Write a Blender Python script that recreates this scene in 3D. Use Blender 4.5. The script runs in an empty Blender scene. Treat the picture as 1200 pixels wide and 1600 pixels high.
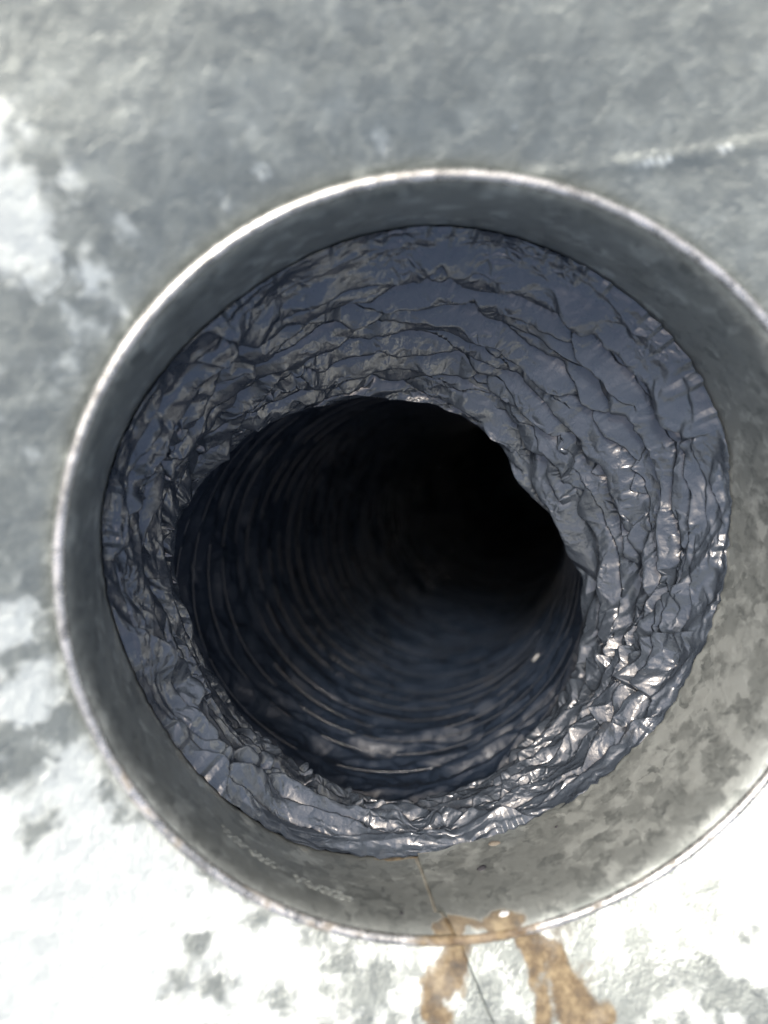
import bpy, math, numpy as np
from mathutils import Vector, Matrix

scene = bpy.context.scene
col = scene.collection

# ---------------------------------------------------------------- camera
CAM_P = [-0.04316, 0.04999, 0.18555]
CAM_A = [-0.15772, -0.11286]
RIM_R = [0.10215, 0.00105, 0.00019, 0.00143, -0.00074, 0.00083, 0.00010, 0.00013, 0.00001]
EDGE_R = [0.09839, -0.00210, -0.00200, -0.00046, 0.00187, 0.00033, 0.00085, 0.00032, -0.00068, -0.00061, 0.00063]
HOLE_C = [-0.01016, -0.03774]
HOLE_R = [0.08348, 0.00075, 0.00049, -0.00165, -0.00594, -0.00065, 0.00097, 0.00120, -0.00103, 0.00103, 0.00032]

cam_data = bpy.data.cameras.new("camera")
cam = bpy.data.objects.new("camera", cam_data)
col.objects.link(cam)
cam.location = CAM_P
cam.rotation_euler = (Matrix.Rotation(CAM_A[1], 3, 'Y') @ Matrix.Rotation(CAM_A[0], 3, 'X')).to_euler()
cam_data.sensor_fit = 'VERTICAL'
cam_data.sensor_height = 24.0
cam_data.lens = 24.0 * 1202.0 / 1600.0
cam_data.clip_start = 0.005
cam_data.clip_end = 50.0
cam_data.dof.use_dof = True
cam_data.dof.focus_distance = 0.275
cam_data.dof.aperture_fstop = 3.9
scene.camera = cam

# ---------------------------------------------------------------- daylight
SUN_EL, SUN_AZ = math.radians(60), math.radians(118)     # azimuth measured from +x towards +y
world = bpy.data.worlds.new("World")
scene.world = world
world.use_nodes = True
wn = world.node_tree
sky = wn.nodes.new('ShaderNodeTexSky')
sky.sky_type = 'NISHITA'
sky.sun_disc = False
sky.sun_elevation = SUN_EL
sky.sun_rotation = math.radians(90) - SUN_AZ
sky.air_density = 1.0
sky.dust_density = 8.0
sky.ozone_density = 0.5
bg = wn.nodes['Background']
wn.links.new(sky.outputs[0], bg.inputs[0])
bg.inputs[1].default_value = 0.15
sun_data = bpy.data.lights.new("sun", 'SUN')
sun_data.energy = 1.5
sun_data.angle = math.radians(10)
sun_data.color = (1.0, 0.985, 0.965)
sun = bpy.data.objects.new("sun", sun_data)
col.objects.link(sun)
sd = Vector((math.cos(SUN_EL) * math.cos(SUN_AZ), math.cos(SUN_EL) * math.sin(SUN_AZ), math.sin(SUN_EL)))
sun.rotation_euler = sd.to_track_quat('Z', 'Y').to_euler()
sun.location = sd * 2
scene.view_settings.view_transform = 'Standard'
scene.view_settings.look = 'None'
scene.view_settings.exposure = 0.7
scene.view_settings.gamma = 1.0
scene.render.engine = 'CYCLES'
scene.cycles.use_denoising = True
scene.cycles.max_bounces = 7
scene.cycles.diffuse_bounces = 4
scene.cycles.glossy_bounces = 4

# ---------------------------------------------------------------- numpy noise
def _hash(i, j, seed):
    h = (i.astype(np.int64) * 374761393 + j.astype(np.int64) * 668265263 + seed * 974634777) & 0xffffffff
    h = ((h ^ (h >> 13)) * 1274126177) & 0xffffffff
    h = ((h ^ (h >> 16)) * 2246822519) & 0xffffffff
    h = h ^ (h >> 15)
    return (h & 0xffffff) / float(0xffffff)

def smooth_noise(u, v, seed, period=None):
    i, j = np.floor(u), np.floor(v)
    f, g = u - i, v - j
    f, g = f * f * (3 - 2 * f), g * g * (3 - 2 * g)
    i, j = i.astype(np.int64), j.astype(np.int64)
    i1 = i + 1
    if period:
        i, i1 = i % period, i1 % period
    a, b, c, d = _hash(i, j, seed), _hash(i1, j, seed), _hash(i, j + 1, seed), _hash(i1, j + 1, seed)
    return ((a * (1 - f) + b * f) * (1 - g) + (c * (1 - f) + d * f) * g) * 2 - 1

def facet_noise(u, v, seed, period=None):
    """piecewise linear over randomly split cells: flat facets that meet in sharp creases"""
    i, j = np.floor(u), np.floor(v)
    f, g = u - i, v - j
    i, j = i.astype(np.int64), j.astype(np.int64)
    i1 = i + 1
    if period:
        i, i1 = i % period, i1 % period
    a, b, c, d = _hash(i, j, seed), _hash(i1, j, seed), _hash(i, j + 1, seed), _hash(i1, j + 1, seed)
    flip = _hash(i, j, seed + 77) > 0.5
    t1 = np.where(f > g, a + (b - a) * f + (d - b) * g, a + (c - a) * g + (d - c) * f)
    t2 = np.where(f + g < 1, a + (b - a) * f + (c - a) * g, d + (c - d) * (1 - f) + (b - d) * (1 - g))
    return np.where(flip, t1, t2) * 2 - 1

def sstep(a, b, x):
    t = np.clip((x - a) / (b - a), 0, 1)
    return t * t * (3 - 2 * t)

def four(co, th):
    r = co[0] + 0 * th
    for k in range(1, (len(co) - 1) // 2 + 1):
        r = r + co[2 * k - 1] * np.cos(k * th) + co[2 * k] * np.sin(k * th)
    return r

# ---------------------------------------------------------------- mesh helpers
def link_mesh(name, me, mat, parent=None):
    o = bpy.data.objects.new(name, me)
    if mat and not me.materials:
        me.materials.append(mat)
    col.objects.link(o)
    if parent:
        o.parent = parent
    return o

def grid_mesh(name, P, mat, parent=None, wrap=True, attrs=None, smooth=True):
    """P: (n_along, n_around, 3)"""
    n, m = P.shape[:2]
    idx = np.arange(n * m).reshape(n, m)
    a = idx[:-1]; b = idx[1:]
    if wrap:
        a2, b2 = np.roll(a, -1, 1), np.roll(b, -1, 1)
    else:
        a, a2, b, b2 = a[:, :-1], a[:, 1:], b[:, :-1], b[:, 1:]
    q = np.stack([a, a2, b2, b], -1).reshape(-1, 4)
    me = bpy.data.meshes.new(name)
    me.vertices.add(n * m)
    me.vertices.foreach_set('co', P.reshape(-1).astype(np.float32))
    me.loops.add(q.size)
    me.loops.foreach_set('vertex_index', q.reshape(-1).astype(np.int32))
    me.polygons.add(len(q))
    me.polygons.foreach_set('loop_start', (np.arange(len(q)) * 4).astype(np.int32))
    me.update(calc_edges=True)
    if smooth:
        me.polygons.foreach_set('use_smooth', np.ones(len(q), bool))
    for k, v in (attrs or {}).items():
        at = me.attributes.new(k, 'FLOAT', 'POINT')
        at.data.foreach_set('value', v.reshape(-1).astype(np.float32))
    return link_mesh(name, me, mat, parent)

def empty(name, loc=(0, 0, 0)):
    o = bpy.data.objects.new(name, None)
    o.empty_display_size = 0.02
    o.location = loc
    col.objects.link(o)
    return o

def tag(o, label, cat, group=None, kind=None):
    if label: o['label'] = label
    if cat: o['category'] = cat
    if group: o['group'] = group
    if kind: o['kind'] = kind
    return o

# ---------------------------------------------------------------- material helpers
class Mat:
    def __init__(s, name):
        s.m = bpy.data.materials.new(name); s.m.use_nodes = True
        s.t = s.m.node_tree; s.p = s.t.nodes['Principled BSDF']
        s.co = s.t.nodes.new('ShaderNodeTexCoord').outputs['Object']
    def n(s, typ, **kw):
        nd = s.t.nodes.new(typ)
        for k, v in kw.items():
            if k.startswith('_'): setattr(nd, k[1:], v)
        return nd
    def put(s, sock, v):
        if isinstance(v, (int, float)): sock.default_value = v
        elif isinstance(v, (tuple, list)): sock.default_value = (*v, 1) if len(v) == 3 and sock.type == 'RGBA' else v
        else: s.t.links.new(v, sock)
    def noise(s, scale, detail=4, rough=.55, vec=None, dist=0.0, color=False):
        nd = s.t.nodes.new('ShaderNodeTexNoise')
        s.put(nd.inputs['Vector'], vec if vec is not None else s.co)
        nd.inputs['Scale'].default_value = scale; nd.inputs['Detail'].default_value = detail
        nd.inputs['Roughness'].default_value = rough; nd.inputs['Distortion'].default_value = dist
        return nd.outputs['Color' if color else 'Fac']
    def voro(s, scale, vec=None, feature='F1', out='Color'):
        nd = s.t.nodes.new('ShaderNodeTexVoronoi'); nd.feature = feature
        s.put(nd.inputs['Vector'], vec if vec is not None else s.co)
        nd.inputs['Scale'].default_value = scale
        return nd.outputs[out]
    def warp(s, amount, scale, vec=None, detail=2):
        """coordinates pushed about by noise"""
        v = vec if vec is not None else s.co
        c = s.noise(scale, detail, .5, v, color=True)
        a = s.t.nodes.new('ShaderNodeVectorMath'); a.operation = 'SUBTRACT'
        s.put(a.inputs[0], c); a.inputs[1].default_value = (.5, .5, .5)
        b = s.t.nodes.new('ShaderNodeVectorMath'); b.operation = 'SCALE'
        s.put(b.inputs[0], a.outputs[0]); b.inputs['Scale'].default_value = amount
        d = s.t.nodes.new('ShaderNodeVectorMath'); d.operation = 'ADD'
        s.put(d.inputs[0], v); s.put(d.inputs[1], b.outputs[0])
        return d.outputs[0]
    def scaled(s, sc, vec=None):
        d = s.t.nodes.new('ShaderNodeMapping'); s.put(d.inputs[0], vec if vec is not None else s.co)
        d.inputs['Scale'].default_value = sc
        return d.outputs[0]
    def math(s, op, a, b=0.0, clamp=False):
        d = s.t.nodes.new('ShaderNodeMath'); d.operation = op; d.use_clamp = clamp
        s.put(d.inputs[0], a); s.put(d.inputs[1], b)
        return d.outputs[0]
    def rng(s, v, a, b, c=0.0, e=1.0):
        d = s.t.nodes.new('ShaderNodeMapRange'); d.interpolation_type = 'SMOOTHSTEP'
        s.put(d.inputs[0], v)
        for i, x in enumerate((a, b, c, e)): d.inputs[i + 1].default_value = x
        return d.outputs[0]
    def mix(s, f, a, b):
        d = s.t.nodes.new('ShaderNodeMix'); d.data_type = 'RGBA'
        s.put(d.inputs[0], f); s.put(d.inputs[6], a); s.put(d.inputs[7], b)
        return d.outputs[2]
    def mixf(s, f, a, b):
        d = s.t.nodes.new('ShaderNodeMix'); d.data_type = 'FLOAT'
        s.put(d.inputs[0], f); s.put(d.inputs[2], a); s.put(d.inputs[3], b)
        return d.outputs[0]
    def ramp(s, v, stops):
        d = s.t.nodes.new('ShaderNodeValToRGB'); s.put(d.inputs[0], v)
        el = d.color_ramp.elements
        while len(el) < len(stops): el.new(.5)
        for e, (p, c) in zip(el, stops):
            e.position = p; e.color = (*c, 1) if isinstance(c, tuple) else (c, c, c, 1)
        return d.outputs[0]
    def sep(s, v, k=0):
        d = s.t.nodes.new('ShaderNodeSeparateXYZ'); s.put(d.inputs[0], v); return d.outputs[k]
    def attr(s, name):
        d = s.t.nodes.new('ShaderNodeAttribute'); d.attribute_name = name; return d.outputs['Fac']
    def bump(s, h, strength=.5, dist=.0005, normal=None):
        d = s.t.nodes.new('ShaderNodeBump'); d.inputs['Strength'].default_value = strength
        d.inputs['Distance'].default_value = dist; s.put(d.inputs['Height'], h)
        if normal is not None: s.put(d.inputs['Normal'], normal)
        return d.outputs[0]
    def out(s, **kw):
        for k, v in kw.items(): s.put(s.p.inputs[k.replace('_', ' ')], v)
        return s.m

def zinc_material(name, scale, light, dark, bare_glare_color, metallic, r0, r1, relief=.35, spk=.22):
    """weathered galvanised steel: irregular crystal spangle, dull oxide film, clean bright zinc and painted glare, brown grime and rust"""
    m = Mat(name)
    v = m.warp(.010, 160, detail=3)
    sp = m.sep(m.voro(scale, m.warp(.5 / scale, scale * 1.3, v)), 0)
    sp2 = m.sep(m.voro(scale * 2.6, m.warp(.25 / scale, scale * 3, v)), 1)
    cloud = m.noise(48, 8, .68, v)
    streaky = m.noise(60, 5, .6, m.scaled((.22, 1, 1), m.warp(.012, 40)))
    cloud = m.mixf(m.attr('streak'), cloud, streaky)
    mott = m.noise(140, 6, .65, m.warp(.004, 200))
    fine = m.noise(900, 4, .6)
    t = m.math('ADD', m.math('MULTIPLY', sp, spk), m.math('ADD', m.math('MULTIPLY', sp2, spk * .6), m.math('ADD', m.math('MULTIPLY', cloud, .50), m.math('MULTIPLY', mott, .42))))
    base = m.mix(m.rng(t, .38, .90), dark, light)
    base = m.mix(m.math('MULTIPLY', m.rng(fine, .55, .75), .22), base, tuple(c * 1.35 for c in light))
    bare_glare = m.attr('bare_glare')  # level of clean zinc patches and of glare painted into the colour
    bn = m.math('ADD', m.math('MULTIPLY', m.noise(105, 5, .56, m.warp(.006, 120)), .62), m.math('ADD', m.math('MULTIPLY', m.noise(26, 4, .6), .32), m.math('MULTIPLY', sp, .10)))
    bmask = m.rng(m.math('SUBTRACT', bn, m.math('SUBTRACT', 1.0, bare_glare)), -.07, .07)
    base = m.mix(bmask, base, bare_glare_color)
    # brown grime and rust
    g = m.rng(m.math('ADD', m.noise(120, 6, .65), m.math('SUBTRACT', m.attr('grime'), 1.0)), -.03, .2)
    base = m.mix(m.math('MULTIPLY', g, .75), base, (.115, .095, .065))
    rn = m.math('ADD', m.math('MULTIPLY', m.noise(120, 8, .72, m.warp(.008, 90)), .75), m.math('MULTIPLY', m.noise(420, 5, .7), .25))
    ru = m.rng(m.math('ADD', rn, m.math('SUBTRACT', m.attr('rust'), 1.0)), -.05, .20)
    rc = m.ramp(m.noise(190, 8, .75), [(.32, (.035, .020, .009)), (.48, (.11, .068, .024)), (.66, (.27, .205, .105))])
    base = m.mix(m.math('MULTIPLY', ru, .85), base, rc)
    dirt = m.math('MAXIMUM', ru, g)
    rough = m.mixf(sp2, r0, r1)
    rough = m.mixf(dirt, rough, .8)
    h = m.math('ADD', m.math('MULTIPLY', sp, .25), m.math('ADD', m.math('MULTIPLY', fine, .35), m.math('MULTIPLY', m.noise(160, 4, .6, v), 1.1)))
    return m.out(Base_Color=base, Metallic=m.mixf(dirt, metallic, 0.0), Roughness=rough,
                 Normal=m.bump(h, relief, .0006))

collar_zinc = zinc_material('collar_zinc', 210, (.46, .49, .46), (.30, .325, .31), (.72, .76, .71), .70, .28, .44, .3, .50)
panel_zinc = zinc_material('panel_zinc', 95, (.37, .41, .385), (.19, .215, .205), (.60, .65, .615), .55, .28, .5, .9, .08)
rim_zinc = zinc_material('rim_zinc', 300, (.55, .56, .54), (.24, .24, .225), (.62, .62, .60), .75, .22, .42, .10)

def plastic(name, base_col, rough=.26, coat=.9, crinkle=1.0):
    """thin glossy grey polythene: slate body colour, clear shine, fine crinkles drawn out round the hose, dust and grit"""
    m = Mat(name)
    uv = m.t.nodes.new('ShaderNodeCombineXYZ')
    m.put(uv.inputs[0], m.attr('round')); m.put(uv.inputs[1], m.attr('along'))
    uv = uv.outputs[0]
    n1 = m.noise(55, 5, .6)
    n2 = m.noise(700, 5, .65)
    n3 = m.noise(230, 4, .6, m.warp(.004, 90))
    w1 = m.scaled((.13, .75, 1), m.warp(.004, 110, uv))
    w2 = m.scaled((.35, 1, 1), m.warp(.0015, 300, uv))
    e1 = m.rng(m.voro(210, w1, 'DISTANCE_TO_EDGE', 'Distance'), 0, .22, 1, 0)
    c1 = m.sep(m.voro(210, w1), 0)
    e2 = m.rng(m.voro(560, w2, 'DISTANCE_TO_EDGE', 'Distance'), 0, .25, 1, 0)
    f1 = m.voro(150, w1, 'F1', 'Distance')
    patch = m.rng(m.noise(60, 3, .5), .42, .62)
    dust = m.rng(m.math('ADD', m.noise(48, 7, .7), m.math('SUBTRACT', m.attr('grime'), 1.0)), -.05, .2)
    dots = m.rng(m.noise(1500, 2, .5), .70, .78)
    c = m.mix(n1, tuple(x * .85 for x in base_col), tuple(x * 1.18 for x in base_col))
    c = m.mix(m.math('MULTIPLY', m.rng(n3, .5, .75), .2), c, tuple(x * 1.5 + .01 for x in base_col))
    c = m.mix(m.math('MULTIPLY', dust, .8), c, (.085, .070, .050))
    c = m.mix(m.math('MULTIPLY', dots, .35), c, (.16, .15, .13))
    r = m.mixf(m.rng(n3, .35, .7), rough, rough + .15)
    r = m.mixf(dust, r, .6)
    hh = m.math('ADD', m.math('MULTIPLY', e1, .5), m.math('ADD', m.math('MULTIPLY', f1, -.9), m.math('MULTIPLY', m.math('MULTIPLY', e2, patch), .22)))
    calm = m.rng(m.noise(42, 3, .55, m.scaled((1, 1, 1.6), m.co)), .40, .60, .55, 1.1)
    hh = m.math('MULTIPLY', hh, calm)
    b = m.bump(hh, .7 * crinkle, .0014)
    b = m.bump(n3, .35, .0009, b)
    b = m.bump(n2, .15, .00025, b)
    m.put(m.p.inputs['Coat Normal'], b)
    return m.out(Base_Color=c, Roughness=r, IOR=1.5, Normal=b, Coat_Weight=coat, Coat_Roughness=.06, Coat_IOR=1.7)

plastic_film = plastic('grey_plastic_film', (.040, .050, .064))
plastic_shaded = plastic('grey_plastic_film_shaded', (.014, .023, .040), .45, .05, .35)  # darker copy of the film: shade of the deep tube put into its colour

# ================================================================ galvanised panel round the opening
SEAM = math.radians(-90.3)
nth, nr = 960, 190
th = SEAM + np.linspace(0, 2 * math.pi, nth)                     # open grid: its two ends overlap at the lap seam
rr = np.linspace(0, 1, nr) ** 1.35
TH, RR = np.meshgrid(th, rr)
R0 = four(RIM_R, TH)
rad = R0 - .0012 + RR * .30
D = rad - R0
X, Y = rad * np.cos(TH), rad * np.sin(TH)
lap = (TH - SEAM) / (2 * math.pi)
twist = .10 * np.clip(D, 0, .08) / .03                            # the seam drifts to the right as it leaves the rim
TW = TH + twist
X, Y = rad * np.cos(TW), rad * np.sin(TW)
Z = -.0058 + .044 * (1 - np.exp(-np.clip(D, 0, 1) / .080)) + .5 * np.clip(Y - .105, 0, .12) ** 1.9
Z += .0006 * smooth_noise(X * 22 + 9, Y * 22, 3) * sstep(0, .02, D) + .00035 * smooth_noise(X * 60, Y * 60 + 5, 4) * sstep(0, .01, D)
Z += .0009 * sstep(.10, 0, lap)                                   # right-hand sheet laps over the left
# pressed crease running off to the upper right
ax, ay, bx, by = .010, .1005, .12, .1125
tt = np.clip(((X - ax) * (bx - ax) + (Y - ay) * (by - ay)) / ((bx - ax) ** 2 + (by - ay) ** 2), 0, 1)
dl = np.hypot(X - ax - tt * (bx - ax), Y - ay - tt * (by - ay))
Z += .0005 * np.exp(-(dl / .0012) ** 2) * sstep(0, .02, tt) * (1 + .5 * smooth_noise(X * 260, Y * 0, 8))
def blob(X, Y, x, y, r, k=1.0):
    return k * np.exp(-(((X - x) ** 2 + (Y - y) ** 2) / r ** 2))
bare_glare = .33 + .15 * sstep(.04, -.13, Y) * sstep(.05, -.12, X) + .08 * sstep(.0, -.15, X - .2 * Y) + .08 * sstep(.05, -.12, Y) - .08 * sstep(.09, .12, Y)  # glare on the lower left painted in as paler metal, top kept duller
bare_glare += blob(X, Y, -.108, .088, .012, .35) + blob(X, Y, .10, -.085, .03, .30) + blob(X, Y, -.105, -.08, .03, .12)  # blown-out glare spots painted near the corners
bare_glare += .55 * np.exp(-(dl / .0009) ** 2) * .55 * sstep(.45, .7, smooth_noise(X * 330 + 3 * smooth_noise(X * 40, Y * 0, 13), Y * 300, 12) + .5 * smooth_noise(X * 47, Y * 0, 14))  # sun glints along the crease, painted as pale spots
bare_glare += .45 * np.exp(-((Y - .090 - .0008 * smooth_noise(X * 90, Y * 0, 15)) / .0012) ** 2) * sstep(.08, .085, X) * sstep(.1, .3, smooth_noise(X * 200, Y * 200, 16))  # second, fainter row of painted glints at the right
grime = .28 + .25 * blob(X, Y, .03, -.105, .012) + .40 * sstep(.0022, .0006, D) * sstep(.02, -.06, Y)
dx_, dy_ = .0045 * smooth_noise(X * 150, Y * 90, 17), .005 * smooth_noise(X * 120, Y * 120, 18)
XX, YY = X + dx_ + .002 * smooth_noise(X * 500, Y * 400, 19), Y + dy_
rust = blob(XX, YY, -.0080, -.112, .0060, .62) + blob(XX, YY, -.0095, -.119, .0062, .60) + blob(XX, YY, -.004, -.127, .0085, .66) + blob(XX, YY, -.003, -.106, .007, .46) \
     + blob(XX, YY, .0230, -.1065, .0065, .56) + blob(XX, YY, .0290, -.1115, .0075, .62) + blob(XX, YY, .0345, -.1185, .0065, .55) + blob(XX, YY, .027, -.121, .006, .50) + blob(XX, YY, .031, -.129, .010, .66) \
     + blob(XX, YY, .045, -.106, .012, .40) + blob(XX, YY, -.020, -.106, .007, .44) + .22 * blob(X, Y, .012, -.118, .03) + blob(XX, YY, -.006, -.1035, .006, .46) + blob(XX, YY, .021, -.1035, .007, .46)
rust = rust * (.80 + .16 * smooth_noise(X * 330, Y * 260, 41)) - .05
streak = sstep(.06, .11, Y)
panel = grid_mesh('galvanized_sheet', np.stack([X, Y, Z], -1), panel_zinc, wrap=False, attrs=dict(bare_glare=bare_glare, grime=grime + 0 * X, rust=rust, streak=streak))
tag(panel, 'weathered grey galvanised sheet around the round opening, rust-stained below the rim', 'metal sheet')
sol = panel.modifiers.new('thickness', 'SOLIDIFY'); sol.thickness = .0008; sol.offset = -1

# ================================================================ collar
collar = tag(empty('duct_collar', (0, 0, -.046)), 'round galvanised steel duct collar with rolled rim and lap seam, holding the grey plastic hose', 'duct collar')
def child(o):
    o.parent = collar
    o.location = (0, 0, .046)
    return o
nth = 1000
S2 = math.radians(-93.3)
th = S2 + np.linspace(0, 2 * math.pi, nth)
# inner profile, from under the bead down the wall and back up the outside
def wall_radius(TH, z):
    """inside face of the collar at depth z (<=0)"""
    top = four(RIM_R, TH) - .0019
    bot = four(EDGE_R, TH) + .0006
    d = -z - .0010
    t = np.clip(d / .044, 0, 1.15)
    r = (top - .0030) * (1 - t) + bot * t
    return r + .0030 * np.exp(-np.clip(d, 0, 1) / .0042)
zs = np.concatenate([np.linspace(-.0010, -.012, 36), np.linspace(-.0125, -.0475, 64)])
TH, ZZ = np.meshgrid(th, zs)
lap = (TH - S2) / (2 * math.pi)
twist = .05 * np.clip((ZZ + .0105) / .0095, 0, 1)
jog = np.where(ZZ > -.0105, .014, 0)                              # the seam steps sideways where the bellmouth starts
TW = TH + twist * .5 + jog
W = wall_radius(TW, ZZ)
W += .00012 * smooth_noise(TW * 9, ZZ * 60, 21) + .00008 * smooth_noise(TW * 30, ZZ * 200, 22)
W -= .0011 * sstep(.10, 0, lap)                                   # right-hand end laps inside
inner = np.stack([W * np.cos(TW), W * np.sin(TW), ZZ], -1)
outer = np.stack([(W + .0009) * np.cos(TW), (W + .0009) * np.sin(TW), ZZ], -1)[::-1]
Pw = np.concatenate([inner, outer], 0)
Xw, Yw, Zw = Pw[..., 0], Pw[..., 1], Pw[..., 2]
ang = np.degrees(np.arctan2(Yw, Xw))
gr = .20 + .22 * np.exp(-((Zw + .043) / .006) ** 2) * sstep(-20, -60, ang) + .18 * np.exp(-((ang + 126) / 12) ** 2) * np.exp(-((Zw + .024) / .008) ** 2)
gr += .10 * sstep(.02, -.1, Xw) * (Yw < 0)
ru = 1.25 * np.exp(-((ang + 92.5) / 3.4) ** 2) * np.exp(-((Zw + .004) / .0048) ** 2) + 1.25 * np.exp(-((ang + 83.5) / 5.0) ** 2) * np.exp(-((Zw + .0035) / .0044) ** 2)
ru += .62 * np.exp(-((ang + 97) / 5.5) ** 2) * np.exp(-((Zw + .0445) / .0022) ** 2) + .4 * np.exp(-((Zw + .045) / .0015) ** 2) * sstep(-30, -50, ang)
ba = .395 + .07 * sstep(-80, -40, ang) * sstep(20, -20, ang)  # pale patches denser on the lower-right wall
gr = gr + .75 * (np.concatenate([lap, lap[::-1]], 0) > .9989)
ru = ru * (.80 + .2 * smooth_noise(np.radians(ang) * 45, Zw * 380, 42))
wall = grid_mesh('collar_wall', Pw, collar_zinc, wrap=False, attrs=dict(bare_glare=ba, grime=gr, rust=ru))
child(wall)
# rolled rim
na = 20
th = np.linspace(0, 2 * math.pi, 1400, endpoint=False)
ph = np.linspace(0, 2 * math.pi, na + 1)
TH, PH = np.meshgrid(th, ph)
rb = .00138 * (1 + .015 * smooth_noise(TH * 1400 / (2 * math.pi) / 6, PH * 2, 31))
cr = four(RIM_R, TH) - .00138
dr = sstep(20, -60, np.degrees(np.arctan2(np.sin(TH), np.cos(TH)))) * sstep(-190, -150, np.degrees(np.arctan2(np.sin(TH), np.cos(TH))))
gran = .00010 * smooth_noise(TH * 1400 / (2 * math.pi), PH * 6, 33) * dr
zc = -.00138 + .0002 * smooth_noise(TH * 8 / (2 * math.pi), PH * 0, 35, 8)
rb = rb + gran
Pr = np.stack([(cr + rb * np.cos(PH)) * np.cos(TH), (cr + rb * np.cos(PH)) * np.sin(TH), zc + rb * np.sin(PH)], -1)
ang = np.degrees(np.arctan2(np.sin(TH), np.cos(TH)))
ru = .75 * np.exp(-((ang + 87) / 8) ** 2) + .34 * dr
gr = .22 + .36 * dr * (.7 + .5 * smooth_noise(TH * 40, PH, 37)) + .3 * dr * sstep(.5, 0, np.cos(PH - .2) * -1 + 0)* 0
rim = grid_mesh('rolled_rim', Pr, rim_zinc, attrs=dict(bare_glare=.45 + 0 * TH, grime=gr, rust=ru))
child(rim)

def plain(name, c, r):
    m = Mat(name)
    n = m.noise(2500, 3)
    return m.out(Base_Color=m.mix(n, tuple(x * .6 for x in c), tuple(x * 1.4 for x in c)), Roughness=r, Normal=m.bump(n, .5, .0003))
# stamped bumps on the wall, in two clusters
def bump_mesh(seed, a, b, h):
    import random
    rnd = random.Random(seed)
    vs, fs = [], []
    n, rings = 12, 4
    for k in range(rings):
        t = k / rings
        for i in range(n):
            q = 2 * math.pi * i / n
            w = 1 + .18 * math.sin(2 * q + seed) + .08 * rnd.uniform(-1, 1)
            vs.append((a * (1 - t ** 1.3) * w * math.cos(q), b * (1 - t ** 1.3) * w * math.sin(q), h * (1 - (1 - t) ** 2) - .00015))
    vs.append((0, 0, h))
    for k in range(rings - 1):
        for i in range(n):
            j = (i + 1) % n
            fs.append((k * n + i, k * n + j, (k + 1) * n + j, (k + 1) * n + i))
    for i in range(n):
        fs.append(((rings - 1) * n + i, (rings - 1) * n + (i + 1) % n, rings * n))
    me = bpy.data.meshes.new('stamped_bump')
    me.from_pydata(vs, [], fs)
    me.polygons.foreach_set('use_smooth', [True] * len(fs))
    for k, v in (('bare_glare', .25), ('grime', .50), ('rust', 0.0)):
        at = me.attributes.new(k, 'FLOAT', 'POINT'); at.data.foreach_set('value', [v] * len(vs))
    me.materials.append(collar_zinc)
    return me
def on_wall(o, deg, z, spin=0.0, lift=0.0):
    t = math.radians(deg)
    r = float(wall_radius(np.array(t), np.array(z))) - lift
    n = Vector((-math.cos(t), -math.sin(t), .12)).normalized()
    xax = Vector((-math.sin(t), math.cos(t), 0))
    yax = n.cross(xax).normalized()
    M = Matrix((xax, yax, n)).transposed()
    o.matrix_world = Matrix.Translation((r * math.cos(t), r * math.sin(t), z)) @ M.to_4x4() @ Matrix.Rotation(spin, 4, 'Z')
import random
rnd = random.Random(4)
bm_ = [bump_mesh(i, .0013, .00085, .00036) for i in range(4)]
for d0, d1, z0, z1 in ((-131.5, -120.0, -.0225, -.0195), (-117.2, -107.0, -.0175, -.0150)):
    cols = 9
    for i in range(cols):
        for j in range(3):
            if rnd.random() < .12: continue
            u = (i + .5 * (j % 2)) / cols
            o = bpy.data.objects.new('stamped_bump', bm_[rnd.randrange(4)])
            col.objects.link(o)
            on_wall(o, d0 + (d1 - d0) * u + rnd.uniform(-.15, .15), z0 + (z1 - z0) * u + (j - 1) * .0017 + rnd.uniform(-.0002, .0002), rnd.uniform(-.6, .6))
            s = rnd.uniform(.75, 1.1)
            mw = o.matrix_world @ Matrix.Scale(s, 4)
            o.parent = collar; o.matrix_parent_inverse = Matrix.Translation((0, 0, .046)); o.matrix_basis = mw
rvm = bump_mesh(9, .0019, .0014, .00045); rvm.materials.clear(); rvm.materials.append(plain('worn_rivet', (.17, .15, .12), .6))
rv = bpy.data.objects.new('rivet', rvm); col.objects.link(rv)
on_wall(rv, -78.9, -.0405, 0, .0009)
mw = rv.matrix_world.copy(); rv.parent = collar; rv.matrix_parent_inverse = Matrix.Translation((0, 0, .046)); rv.matrix_basis = mw

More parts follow.
